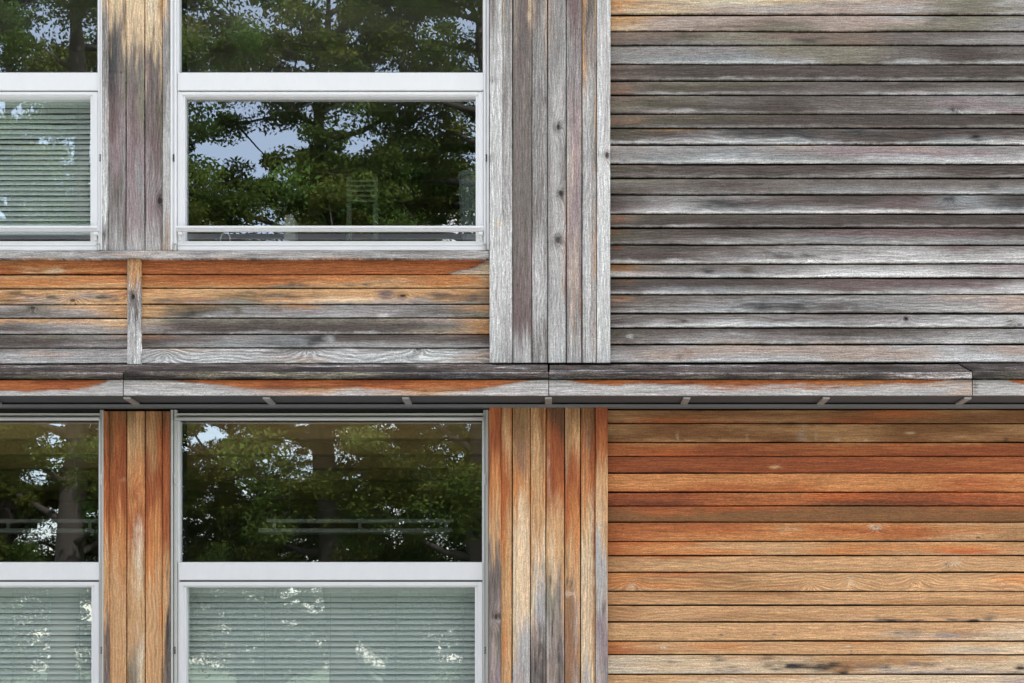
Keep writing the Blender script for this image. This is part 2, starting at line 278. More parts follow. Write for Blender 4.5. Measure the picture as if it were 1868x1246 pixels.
class Boards:
    """many boards -> one mesh with colour, grain and knot attributes"""
    def __init__(s): s.V, s.F, s.C, s.G, s.Pm, s.K, s.n = [], [], [], [], [], [], 0
    def board(s, x0, x1, y0, y1, Y, spec, vert=False, gap=1.2, tilt=.0, vis=None, ring=.2, fleck=.15, streak=1.0, seed=0,
              back=.02, warp=1.0, slope=None, arc=None, edge=.0025, dim=1.0, deep=0.0):
        """x0..y1 in photo pixels; spec rows run across the board, letters along it; vis = px range the letters cover"""
        rng_ = np.random.RandomState(seed * 7 + int(abs(x0 * 3 + y0 * 11)) % 100000)
        k = (DIST + Y) / DIST * S
        if vert: a0, a1, c0, c1 = y0, y1, x0 + gap * rng_.uniform(.7, 1.1), x1 - gap * rng_.uniform(.7, 1.1)
        else:    a0, a1, c0, c1 = x0, x1, y0 + gap * rng_.uniform(.8, 1.2), y1 - gap * rng_.uniform(.8, 1.2)
        v0, v1 = vis or (a0, a1)
        va, vb = (-10, 1256) if vert else (-10, 1878)
        L = [a0]                                             # fine steps in view, coarse outside
        while L[-1] < a1:
            L.append(L[-1] + (2.7 if va - 3 < L[-1] < vb else 24))
        L[-1] = a1; A = np.array(L)
        nv = 13
        t = np.concatenate([[0, 0], np.linspace(0, 1, nv), [1, 1]])
        prof = np.concatenate([[back, edge], np.zeros(nv), [edge, back]])
        t2 = t.copy(); t2[2] += .012; t2[-3] -= .012
        AA, TT = np.meshgrid(A, t2, indexing='ij'); PR = np.meshgrid(A, prof, indexing='ij')[1]
        sd = rng_.randint(0, 9999)
        wob0 = fnoise(A * .004, A * 0 + sd, 3) * 1.0 + vnoise(A * .05, A * 0, sd) * .35
        wob1 = fnoise(A * .004, A * 0 + sd + 9, 5) * 1.0 + vnoise(A * .05, A * 0, sd + 4) * .35
        wob0 *= warp * 1.2; wob1 *= warp * 1.2
        CC = (c0 + wob0[:, None]) * (1 - TT) + (c1 + wob1[:, None]) * TT
        dep = Y + PR - tilt * TT + (fnoise(A * .003, A * 0, sd + 2) * .003 * warp)[:, None]
        PX, PY = (CC, AA) if vert else (AA, CC)
        if slope is not None: # raked board: top edge at depth slope[0], bottom edge at slope[1]
            dep = slope[0] * (1 - TT) + slope[1] * TT + PR
            kk = (DIST + (slope[0] * (1 - TT) + slope[1] * TT)) / DIST * S; k = (DIST + slope[1]) / DIST * S
        else: kk = k
        Vt = np.stack([(PX - CX) * k, dep, EYE + (CY - PY) * kk], -1)
        # colour
        rows = [[PLIN[ch] for ch in r] for r in spec.split('|')]
        g = np.array(rows); nr, nc = g.shape[:2]
        along, across = AA * S, (CC) * S
        un = (AA - v0) / (v1 - v0)
        un = un + warp_u(along, across, sd, vert) * (62 if vert else 50) / (v1 - v0)
        vn = TT + (fnoise(along * 5, across * 3, sd) * .16 + fnoise(along * 22, across * 40, sd + 5) * .12)
        u = np.clip(un, 0, 1) * (nc - 1); iu = np.minimum(u.astype(int), nc - 2); fu = u - iu; fu = fu * fu * (3 - 2 * fu)
        rp = np.array([0, .38, .78, 1.0]) if nr == 4 else np.linspace(0, 1, nr)
        if arc is not None:      # a stain edge of its own shape: orange wood sheltered above it, silvered wood below
            yb = np.interp(AA, [p[0] for p in arc], [p[1] for p in arc]) - (2.5 if slope is None and Y < -.2 else 0) + fnoise(along * 6, along * 0, sd + 31) * 2.4 + fnoise(along * 16, across * 150, sd + 33) * 2.2
            da_ = CC - yb
            vn = np.where(da_ < 0, np.clip(.38 + da_ / 30, 0, .40), np.clip(.78 + da_ / 60, .78, 1)); e_ = np.clip((da_ + 1.2) / 2.4, 0, 1)
            vn = np.where(np.abs(da_) < 1.2, .39 * (1 - e_) + .78 * e_, vn)
        vv = np.interp(np.clip(vn, 0, 1), rp, np.arange(nr)); iv = np.minimum(vv.astype(int), nr - 2); fv = vv - iv
        fu, fv = fu[..., None], fv[..., None]
        C = (g[iv, iu] * (1 - fu) + g[iv, iu + 1] * fu) * (1 - fv) + (g[iv + 1, iu] * (1 - fu) + g[iv + 1, iu + 1] * fu) * fv
        C = C * rng_.uniform(.95, 1.05)
        if arc is not None:
            w = (.62 * np.exp(-((da_ + .3) / 1.5) ** 2) * np.clip(.55 + 1.6 * fnoise(along * 3, along * 0, sd + 35), 0, 1))[..., None]; C = C * (1 - w) + PLIN['b'] * w
        lo, hi = (c0, c1)
        for bx, by, rx, ry, ch, st in BLOBS:
            ctr, al = (bx, by) if vert else (by, bx)
            if not (lo - 1 <= ctr <= hi + 1 and a0 <= al <= a1) or st <= 0: continue
            if vert: nz = (fnoise(along * 9, across * 60, sd + 3), fnoise(along * 14, across * 30, sd + 8))
            else: nz = (fnoise(along * 14, across * 30, sd + 3), fnoise(along * 9, across * 60, sd + 8))
            dx, dy = (PX - bx) / rx + nz[0] * 1.1, (PY - by) / ry + nz[1] * 1.1
            w = st * (.75 if vert else 1) * np.exp(-(dx * dx + dy * dy) ** 1.3)[..., None]
            w = np.clip(w * (1 + 1.6 * fnoise(along * (12 if not vert else 12), across * 130, sd + 21)[..., None]), 0, 1)
            C = C * (1 - w) + PLIN[ch] * w
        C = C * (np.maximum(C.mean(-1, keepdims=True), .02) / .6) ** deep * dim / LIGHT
        # grain coordinates
        ox, oy = rng_.uniform(0, 50), rng_.uniform(0, 50)
        G = np.stack([along + ox, across * (1 if not vert else 1) + oy, np.full_like(along, rng_.uniform(0, 90))], -1)
        K = np.full(AA.shape + (3,), 3.0); K[..., 2] = 0
        best = np.full(AA.shape, 4.0)
        for kx, ky, r in KNOTS:
            dk, r = (1.0, r) if r > 0 else (0.0, -r)
            ctr, al = (kx, ky) if vert else (ky, kx)
            if not (lo <= ctr <= hi and a0 <= al <= a1): continue
            da, dc = (PY - ky, PX - kx) if vert else (PX - kx, PY - ky)
            da, dc = da / (r * 1.7), dc / r
            dd = np.sqrt(da * da + dc * dc) + 1e-6; m = dd < best
            sc = np.minimum(1, 4.0 / dd); best = np.where(m, dd, best)
            K[..., 0] = np.where(m, da * sc, K[..., 0]); K[..., 1] = np.where(m, dc * sc, K[..., 1]); K[..., 2] = np.where(m, dk, K[..., 2])
        na, nt_ = AA.shape
        idx = np.arange(na * nt_).reshape(na, nt_) + s.n
        F = np.stack([idx[:-1, :-1], idx[1:, :-1], idx[1:, 1:], idx[:-1, 1:]], -1).reshape(-1, 4)
        if vert: F = F[:, ::-1]
        s.F.append(F); s.V.append(Vt.reshape(-1, 3)); s.C.append(C.reshape(-1, 3)); s.G.append(G.reshape(-1, 3)); s.K.append(K.reshape(-1, 3))
        s.Pm.append(np.tile([ring, fleck, streak], (na * nt_, 1))); s.n += na * nt_
        # end grain caps
        n0 = s.n
        for e in (0, -1):
            ring_v = Vt[e]; cap = np.concatenate([ring_v, ]); s.V.append(cap); s.C.append(C[e] * .75); s.G.append(G[e]); s.K.append(K[e])
            s.Pm.append(np.tile([ring, fleck, streak], (nt_, 1)))
            ids = np.arange(nt_) + s.n; s.n += nt_
            for q in range(1, nt_ // 2):
                s.F.append(np.array([[ids[q - 1], ids[q], ids[nt_ - 1 - q], ids[nt_ - q]]]))
    def build(s, name, parent=None):
        V, F = np.concatenate(s.V), np.concatenate(s.F)
        me = bpy.data.meshes.new(name)
        me.vertices.add(len(V)); me.vertices.foreach_set('co', V.ravel().astype(np.float32))
        me.loops.add(F.size); me.loops.foreach_set('vertex_index', F.ravel().astype(np.int32))
        me.polygons.add(len(F)); me.polygons.foreach_set('loop_start', np.arange(0, F.size, 4, dtype=np.int32))
        me.update(calc_edges=True); me.validate()
        C = np.concatenate(s.C); C4 = np.concatenate([C, np.ones((len(C), 1))], 1)
        a = me.attributes.new('wcol', 'FLOAT_COLOR', 'POINT'); a.data.foreach_set('color', C4.ravel().astype(np.float32))
        for nm, arr in (('gc', s.G), ('gp', s.Pm), ('kn', s.K)):
            a = me.attributes.new(nm, 'FLOAT_VECTOR', 'POINT'); a.data.foreach_set('vector', np.concatenate(arr).ravel().astype(np.float32))
        me.materials.append(WOOD)
        o = bpy.data.objects.new(name, me); col.objects.link(o)
        if parent: o.parent = parent
        return o
def warp_u(along, across, sd, vert):
    if vert: return fnoise(along * 2.0, across * 170, sd + 11) * 1.0 + fnoise(along * 4, across * 40, sd + 17) * .9
    return fnoise(along * 3.0, across * 60, sd + 11) * 1.0

# ------------------------------------------------------------------ materials
M = {}
M['white'] = plain('white_painted_aluminium', (.86, .86, .88), .38, 0, .05, 2.2, streak=(5, 1, 1.5))
M['white_shaded'] = plain('shaded_white_aluminium', (.75, .75, .765), .42, 0, .06, 2.2, streak=(5, 1, 1.5))  # same white frames, darkened to carry the shade of the lower storey
M['silver'] = plain('anodised_aluminium', (.58, .58, .56), .35, .35, .05, 5)
M['gasket'] = plain('grey_rubber_gasket', (.16, .16, .17), .7, 0, .08, 9)
M['black'] = plain('black_breather_membrane', (.012, .010, .009), .95, 0, .2, 9)
M['soffit'] = plain('dark_grey_soffit_sheet', (.075, .076, .08), .75, 0, .12, 3, streak=(1, 4, 1))
M['strip'] = plain('grey_zinc_strip', (.19, .195, .205), .55, .2, .12, 4)
M['head'] = plain('shade_black_window_head', (.02, .022, .02), .8, 0, .1, 9)  # near-black colour stands for the shade in the lower window heads
M['steel'] = plain('galvanised_steel', (.34, .33, .32), .5, .2, .1, 6)
M['dark_metal'] = plain('dark_latch_metal', (.05, .05, .055), .5, .3, .1, 9)
M['concrete'] = plain('concrete', (.34, .33, .31), .9, 0, .15, 5, bump=.002)
M['plaster'] = plain('interior_plaster', (.34, .32, .28), .9, 0, .05, 2)
M['ceiling_wood'] = plain('interior_larch_ceiling', (.50, .34, .14), .6, 0, .25, 6, streak=(.3, 4, 4))
M['int_floor'] = plain('interior_floor', (.12, .10, .08), .6, 0, .1, 3)
M['slat'] = plain('pale_green_slat', (.76, .83, .80), .5, 0, .03, 2)
M['cord'] = plain('ladder_cord', (.55, .62, .59), .8)
M['lamp_white'] = plain('white_lamp_housing', (.72, .76, .74), .5)
M['green_plastic'] = plain('green_grey_plastic', (.13, .17, .155), .5)
M['green_wood'] = plain('green_stained_wood', (.13, .15, .09), .7)
M['paper'] = plain('card', (.45, .43, .40), .8)
M['grass'] = plain('grass_ground', (.055, .085, .03), .95, 0, .35, .8, bump=.02)
M['bounce_path'] = plain('bounce_gravel', (.48, .46, .43), .95, 0, .15, 14, bump=.01)  # kept pale so the unseen ground throws light up at the facade
M['bark'] = plain('tree_bark', (.05, .042, .034), .95, 0, .35, 5, streak=(3, 3, .5), bump=.02)
def glass_material(name, refl, tint):
    g = NT(name); tcn = g.n('ShaderNodeTexCoord').outputs['Object']
    h = g.noise(tcn, .9, 2, .5); nrm = g.n('ShaderNodeBump', {'Height': h, 'Distance': .0022, 'Strength': 1.0}).outputs[0]
    tr = g.n('ShaderNodeBsdfTransparent', {0: (*tint, 1)}); gl = g.n('ShaderNodeBsdfGlossy', {'Color': (.96, .98, 1, 1), 'Roughness': 0.0, 'Normal': nrm})
    ge = g.n('ShaderNodeNewGeometry')
    cs = g.math('ABSOLUTE', g.n('ShaderNodeVectorMath', {0: ge.outputs['Incoming'], 1: ge.outputs['True Normal']}, operation='DOT_PRODUCT').outputs['Value'])
    f = g.math('MULTIPLY_ADD', g.math('POWER', g.math('SUBTRACT', 1.0, cs, clamp=True), 5.0), 1 - refl, refl, clamp=True)
    mxs = g.n('ShaderNodeMixShader', {0: f, 1: tr.outputs[0], 2: gl.outputs[0]})
    g.t.links.new(mxs.outputs[0], g.out.inputs[0]); return g.m
M['glass'] = glass_material('coated_window_glass', .30, (.93, .965, .95))
def leaf_material():
    g = NT('foliage'); c = g.attr('lc').outputs['Color']
    df = g.n('ShaderNodeBsdfDiffuse', {0: c}); tl = g.n('ShaderNodeBsdfTranslucent', {0: c})
    mxs = g.n('ShaderNodeMixShader', {0: .45, 1: df.outputs[0], 2: tl.outputs[0]})
    g.t.links.new(mxs.outputs[0], g.out.inputs[0]); return g.m
M['leaf'] = leaf_material()

# ------------------------------------------------------------------ the ground
def ground():
    mb = MB(); n = 24
    mb.add([(-300, -300, 0), (300, -300, 0), (300, 300, 0), (-300, 300, 0)], [(0, 1, 2, 3)])
    tag(mb.build('ground', M['grass']), kind='structure')
    mb = MB(); mb.box(-14, 14, -10.5, -.35, 0.004, .03)  # out of view, added broad and pale to bounce light under the canopy
    tag(mb.build('bounce_paving', M['bounce_path']), kind='structure')
ground()

# ------------------------------------------------------------------ the building
B = empty('building', 'timber clad two-storey building with silvered upper boards and orange lower boards', 'building')

UR = [(-8,27.3,"TYYYCPVV|TYCYPPVs|YYPsPsVV|YYPPPPVs",.3,.1),(27.3,57.5,"TPPPPsVV|TPPqPPVG|YPqVPVVG|YPPVPVVs",.3,.45),
 (57.5,82.5,"qqVqqggg|qqVqqggG|qgVVqgGG|gGGVqgGG",.1,.2),(82.5,117.5,"VGGVVgDg|GGGVVgDg|GllGVgDg|GLLLVLsL",.1,.45),
 (117.5,148,"qDDDDDDD|DDDDDDDD|qDDDDDDD|gGGGGGGG",.35,.2),(148,173.4,"qVVVgggg|qvvDgDgg|gvDgggGG|VsGGGLLL",.1,.2),
 (173.4,208,"qVggggGG|qvgDggmG|VvDDggGm|gGGgGGLs",.2,.35),(208,233.8,"qqvvDDDD|qvvDDDDD|vvDDDDDD|gGGGggGG",.1,.2),
 (233.8,264.3,"BNDDgDDD|BDgDkkkD|vgGlkklG|LsLLLLLS",.7,.1),(264.3,299.6,"PGGPmPGG|GGlGmmmG|GlLlGLLs|sLLSLLSS",.25,.1),
 (299.6,325,"qDDDDDDD|BDDDDgDD|DgDDgGDD|gGGGGGgG",.8,.1),(325,354.8,"VVgggggg|ggDggggg|vggglGGl|gGGGsGLl",.1,.15),
 (354.8,390.5,"DGGgDDlk|DGkkDplk|psllGpll|sSSSSSSL",.5,.15),(390.5,415.7,"qBBgDDDD|qDDDDDDD|vDDDDDDD|GsGGGGGG",.1,.1),
 (415.7,446.3,"BDDDpppk|BDDgpppk|vgGGlGlG|GGsGGsGl",.6,.25),(446.3,481.6,"nDDgGGpG|DDgGGsGs|kkGGssss|sssSSSSS",.4,.15),
 (481.6,507.3,"NgggGGGG|NggGssGm|sGlGSSsG|ssLSSSSS",.15,.1),(507.3,536.8,"BDDDpppp|DDDDppps|kllGpGss|sSSSSSSS",.2,.2),
 (536.8,572,"BgggGGPP|qgGlGGGP|DGlkkGsP|GsLSGGss",.7,.1),(572,598,"gggGgGGs|ggGgGGss|DsSLGsss|sSSSSSSS",.7,.05),
 (598,628.3,"DDDDDDgG|vgGgDgGG|DGGGGGss|PsPsPsSs",.1,.45),(628.3,662.3,"gGPPPssP|GPPPPPsP|sPssPPSs|sSSSSSSS",.35,.2)]
b = Boards()
y = -8
for i in range(9):
    b.board(1112, 2300, y - 31, y, 0, ("TT|tT|TT|YT", "TO|TT|OT|TT", "tT|TT|Tt|TT")[i % 3], gap=1.9, tilt=.005, seed=i); y -= 31
for i, (y0, y1, sp, rg, fk) in enumerate(UR):
    sp = sp.replace('B', 'v').replace('k', 'D').replace('n', 'v').replace('q', 'w').replace('Y', 'y')
    b.board(1112, 2300, y0, y1, 0, sp, gap=1.75, tilt=.006, vis=(1114, 1868), ring=rg, fleck=fk, streak=.75, seed=i, dim=1.02 if i < 15 else 1.1, deep=.26)
o = b.build('cladding_panel', B); o['label'] = 'silver grey weathered horizontal boards of the upper storey'

LR = [(747,772.5,"tNBtBotN|tBBBBoBN|tottRBBB|RRRBRBBB",.2,.05),(772.5,807,"tNtNtNNt|tNNttNNt|NNNNtNtN|NttNtqqN",.2,.05),
 (807,832.3,"oOooOoOo|ooRoooRR|oZRRoRRR|OZRooRRR",.2,.05),(832.3,862.8,"RRRRRoRo|RRRRRRoR|RRRRRRRo|RrRRrRRR",.15,.1),
 (862.8,897.8,"OOOOOOOO|OOOOOOoO|OOooOOoo|ooooOooO",.3,.3),(897.8,922.7,"RRoOZRZo|RRooZRRo|rroorrRR|RrooNrrR",.1,.7),
 (922.7,952.5,"RRZoqqoo|NoNNqNNN|NNNNqqNq|NNNqqNNN",.1,.4),(952.5,987.7,"oooOOOTT|oooOooOt|oOOOOoTt|oOOOttTt",.1,.4),
 (987.7,1013.5,"ootTtTTt|oOTTOOOt|oOOTOtZT|ooOTOTTt",.2,.15),(1013.5,1043.8,"toTtTTTt|tTTTTTYT|tTTTTTYT|TTTYTTTT",.45,.1),
 (1043.8,1079,"OotTTTTT|OttTTTTO|OOttTTTT|tTtTTTTT",1.1,.0),(1079,1104,"tttNTTTt|ttttTTTT|tTtTTttt|tTTTTttt",.35,.05),
 (1104,1134.5,"tTTTTTTY|tTTTTYTT|tTttTTTP|tTTTTPPP",.45,.05),(1134.5,1169.5,"TTTTTTTY|TTTYTTPP|TTTTYPGP|TTYTTPPP",.3,.15),
 (1169.5,1194.5,"OTTTOTTY|oTOTTPPP|otTTTPPP|oTYTTYPP",.35,.05),(1194.5,1230,"YYTTYTTP|CYYPVGPP|CYYPGPPP|CCCYPsss",.3,.15),
 (1230,1262,"TTTYYPPP|TYPPYPPs|TYTPPPss|YYPPPsss",.4,.05)]
b = Boards()
for i, (y0, y1, sp, rg, fk) in enumerate(LR):
    for old, new in (('P', 'Y'), ('V', 't'), ('G', 't'), ('s', 'P'), ('N', 'B'), ('q', 'B'), ('TY', 'TT')): sp = sp.replace(old, new)
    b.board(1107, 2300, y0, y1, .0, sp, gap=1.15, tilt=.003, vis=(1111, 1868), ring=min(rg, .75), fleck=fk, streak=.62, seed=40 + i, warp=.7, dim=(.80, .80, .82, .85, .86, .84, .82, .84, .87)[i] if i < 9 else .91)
y = 1262
for i in range(12):
    b.board(1107, 2300, y, y + 31, 0, ("YP|Ys|PP|ss", "PG|Gs|sG|ss", "Ps|PP|sP|Gs")[i % 3], gap=1.3, tilt=.003, seed=70 + i); y += 31
YB = y
o = b.build('cladding_panel', B); o['label'] = 'orange and tan horizontal boards of the lower storey'

ML = [(473.5,501,"toOo|oOoo|oTOo|oooR"),(501,526.7,"TTOO|OOOO|OOTT|TTTO"),(526.7,556,"TTTT|tTPO|NPTT|YPYT"),(556,580.7,"PVTT|GVPT|DgGt|GGGT"),
      (580.7,610,"TTTY|gGPT|DgGG|sssP"),(610,635,"gVGP|DDgD|DDGG|GGGG"),(635,664,"gGGG|sPss|ssss|SSSS")]
MR = [(473.5,501,"oOoooooo|ZZoOZoZR|PPPPPPPP|PPPPPPPY",.4,.1),(501,525.7,"OoZOOOOT|oooZOTOO|OOOOTTOT|TTTVTTTT",.2,.1),(525.7,555.3,"OTTTTTTT|TTNtTTtN|TqVTYPtN|TPGPPGGV",.4,.1),
      (555.3,580,"TNVtGGGT|TvGGGGgt|TDGGsGgV|TLsssGsV",.3,.1),(580,610,"YVVVVVPT|PDDDDDgt|GDDDDDVt|GsssssPT",.1,.6),
      (610,634.6,"qgGGDDgb|DgGkDDDD|DGlksGGD|GGLLsssG",.3,.3),(634.6,664,"GPsDsGsG|sSSsSSSP|SSSPSSSP|SSSSSSSs",1.2,.0)]
b = Boards()
for i, (y0, y1, sp) in enumerate(ML):
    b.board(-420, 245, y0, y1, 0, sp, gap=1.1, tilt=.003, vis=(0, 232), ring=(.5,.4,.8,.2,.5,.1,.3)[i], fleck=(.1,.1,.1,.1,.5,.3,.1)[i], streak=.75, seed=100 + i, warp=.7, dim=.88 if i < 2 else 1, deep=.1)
for i, (y0, y1, sp, rg, fk) in enumerate(MR):
    sp = sp.replace('Z', 'o').replace('O', 'o' if i == 0 else 'O')
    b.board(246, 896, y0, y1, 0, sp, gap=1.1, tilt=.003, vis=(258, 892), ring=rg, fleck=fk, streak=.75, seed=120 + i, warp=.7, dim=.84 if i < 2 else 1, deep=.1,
            arc=None if i else [(246, 512), (800, 512), (815, 503), (832, 496), (850, 493), (868, 487), (880, 479), (888, 471), (896, 465)])
o = b.build('cladding_panel', B); o['label'] = 'boards under the upper windows, orange at the top fading to grey'
b = Boards()
b.board(232, 257.5, 471.5, 664, -.022, "tPGGsssS|tPDGsssS|tPGDsSSS|tPGGsSSS", vert=True, gap=0, vis=(472, 664), back=.02, seed=5, warp=.4)
b.build('cover_batten', B)

def column(name, label, spec_list, Y, y0, y1, vis, s0, streak, swap=(('D', 'g'), ('K', 'g'), ('l', 'G'))):
    b = Boards()
    for i, (x0, x1, sp, proud) in enumerate(spec_list):
        for old, new in swap: sp = sp.replace(old, new)
        b.board(x0, x1, y0, y1, Y - (.014 if proud else 0), sp, vert=True, gap=.15 if proud else .95, vis=vis, ring=.35 if i % 3 else .6, fleck=(.12, .25, .1)[i % 3],
                streak=streak, seed=s0 + i, back=.03, warp=.5, deep=.08, dim=1.0)
    o = b.build(name, B); o['label'] = label; return o
column('vertical_cladding', 'silver grey vertical boards of the middle column', [
 (893,916,"ssSSSSSS|gsSsSSSS|sSSSSSSS|SSSSSSSS",1),(915,935.5,"YsGssSSS|GGGssSss|GGsssSSs|PsGGsssS",0),(935.5,970.5,"Pgggggps|DDDDDgps|pDDDDgpS|YPgggmps",0),
 (970.5,999,"PGGGGssG|gGGGgssG|GGGGGsss|PPGGGGGG",0),(999,1033,"PGGGGGsS|GGsssssS|GGsGsssS|GsGDPPss",0),(1033,1061.7,"pGGsPmGs|pGmPmPPs|pGmmmPGs|mmGPGmqs",0),
 (1061.7,1089,"TTssssss|DPsssSsS|DGsGsPsS|YPTtPTPP",0),(1089,1113.5,"SSSSSSSS|sSSSSSSS|SssSSSSS|SSSSSSSS",1)], -.045, -320, 661.3, (0, 661), 200, .74)
column('vertical_cladding', 'orange and tan vertical boards of the middle column', [
 (892,913.5,"oRoTGDgm|oROTDDGm|RROTDGDm|oROTgDDm",1),(913,934.3,"BtooTTTT|tToOtTOT|tToTTTTT|ootTOTTt",0),(934.3,967.5,"BtOTYYCs|NqOYCYsG|NqTYCCss|NtOTYCsG",0),
 (967.5,996,"tTOTTYGD|tTTTYsGK|BtTTYsDK|OTOTYVKD",0),(996,1029.8,"boRTTVsl|bRRTYVGG|bRoTTGDK|bRoTTTPD",0),(1029.8,1058.9,"Tqootqqq|BtRoTNqN|NToOTGqG|tTROTTtN",0),
 (1058.9,1087,"BooTCCCC|BqOTCCCs|BRoYCCCC|bRoRoTTT",0),(1086.5,1109,"RRTTsGms|RoTYssmG|RoTTsGmm|rRTTGGmG",1)], -.045, 741.5, YB, (741, 1246), 230, .5, (('D', 'g'), ('K', 'g'), ('l', 'P'), ('G', 'P'), ('C', 'Y')))
column('vertical_cladding', 'orange and tan vertical boards between the lower windows', [
 (186,198.5,"BRRoTTtp|oRoOTTTp|BRRoTtgp|bRRRtTpD",1),(198,231,"BBoOTTTT|BoROTTTT|BRROOTTT|BRROtTTT",0),(231,264.8,"NTToTtTN|NTOoTTTV|tTORYTCY|ttOotTTT",0),
 (264.8,297.2,"BtRoOTTT|ttROOTTT|BoROTTTT|BRRotOTT",0),(297,310.3,"bRRROTTD|bRoRTTNK|BRRRtTDK|bRRRtgKK",1)], -.01, 750.4, YB, (750, 1246), 260, .5)
column('vertical_cladding', 'grey stained vertical boards between the upper windows', [
 (184,197,"YgGssSSs|YGGssSSs|PGgssSSs|YGGssssG",1),(196.7,229.8,"TTkpGGGs|TDkpmDGs|YDDmmDGs|TTNNGGgs",0),(229.8,264,"TTDmmmms|TYDppmms|TTDNmlms|YTNNmGGs",0),
 (264,296.8,"YYPgmmms|CYDDpGms|TTDppmms|OTYNNGgs",0),(296.6,310.5,"OPGDsssP|YGGGsssN|PGGsLssP|GGGGsssP",1)], -.01, -320, 456.8, (0, 456), 290, .75, (('D', 'g'), ('T', 'Y'), ('O', 'T'), ('N', 'V')))
column('vertical_cladding', 'vertical boards left of the windows', [(-560 + i * 33, -527 + i * 33, ("TTGs|TGGs", "YGms|TDGs")[i % 2], 0) for i in range(5)], -.01, -320, 456.8, (0, 456), 320, .9)
column('vertical_cladding', 'vertical boards left of the windows', [(-560 + i * 33, -527 + i * 33, ("BROT|ROTT", "NTOT|BTTY")[i % 2], 0) for i in range(5)], -.01, 750.4, YB, (750, 1246), 340, .7)

b = Boards()
b.board(-560, 891.5, 457.2, 471.5, -.042, "GsGGsPGGsGGsGgGs|sGsGPsGsGGsGsGGs|GPGsGsGPGsPPGGsG", gap=.1, vis=(0, 891), back=.1, seed=400, ring=.1, fleck=.1, warp=.25)
b.build('sill_board', B)

# wall core behind the boards, with the window openings left free
CORE0, CORE1 = .032, .26
mb = MB()
def core(px0, px1, py0, py1): 
    a, c = P(px0, py0, 0), P(px1, py1, 0); mb.box(a.x, c.x, CORE0, CORE1, c.z, a.z)
ZB = YB
core(882, 2300, -330, ZB); core(183.5, 322, -330, 457); core(181, 322, 747, ZB); core(-560, -385, -330, 457); core(-560, -385, 747, ZB)
core(-560, 882, 457.1, 746.9); core(-385, 183.5, -330, -128); core(322, 882, -330, -128); core(-385, 181, 1345, ZB); core(322, 882, 1345, ZB)
mb.build('wall', M['black'], B)
mb = MB()     # base of the building
a, c = P(-560, YB + 1, 0), P(2300, YB + 1, 0)
mb.box(a.x, c.x, -.03, .3, -.3, a.z); mb.build('plinth', M['concrete'], B)
b = Boards()
for i in range(6):
    y = -130 - 31 * i
    b.board(-385, 183, y - 31, y, 0, "TT|Tt|TT|TY", seed=500 + i); b.board(312, 892, y - 31, y, 0, "TT|TO|TT|YT", seed=510 + i)
b.build('cladding_panel', B)
mb = MB(); a, c = P(-620, -332, 0), P(2360, -332, 0)
mb.box(a.x, c.x, -.35, 6.2, a.z, a.z + .22, .01); mb.build('roof', M['strip'], B)

# rooms behind the windows
def room(z0, z1, ceil_mat, label):
    x0, x1 = P(-556, 0).x, P(2290, 0).x
    r = MB(); r.box(x0, x1, 5.6, 5.8, z0, z1); r.box(x0 - .2, x0, .26, 5.8, z0, z1); r.box(x1, x1 + .2, .26, 5.8, z0, z1)
    r.box(1.1, 1.22, .27, 5.6, z0, z1)
    ro = r.build('room', M['plaster'], B)
    f = MB(); f.box(x0, x1, .262, 5.6, z0 - .1, z0); f.build('floor', M['int_floor'], ro)
    c_ = MB(); c_.box(x0, x1, .262, 5.6, z1 - .0, z1 + .1)
    for k in range(7): c_.box(x0 + .02, 1.08, .55 + k * .75, .68 + k * .75, z1 - .16, z1 - .002, .004)
    c_.build('ceiling', ceil_mat, ro)
zc_low, zc_up = P(0, 712).z, P(0, -160).z
room(.35, zc_low - .03, M['ceiling_wood'], 'lower'); room(zc_low + .22, zc_up, M['plaster'], 'upper')

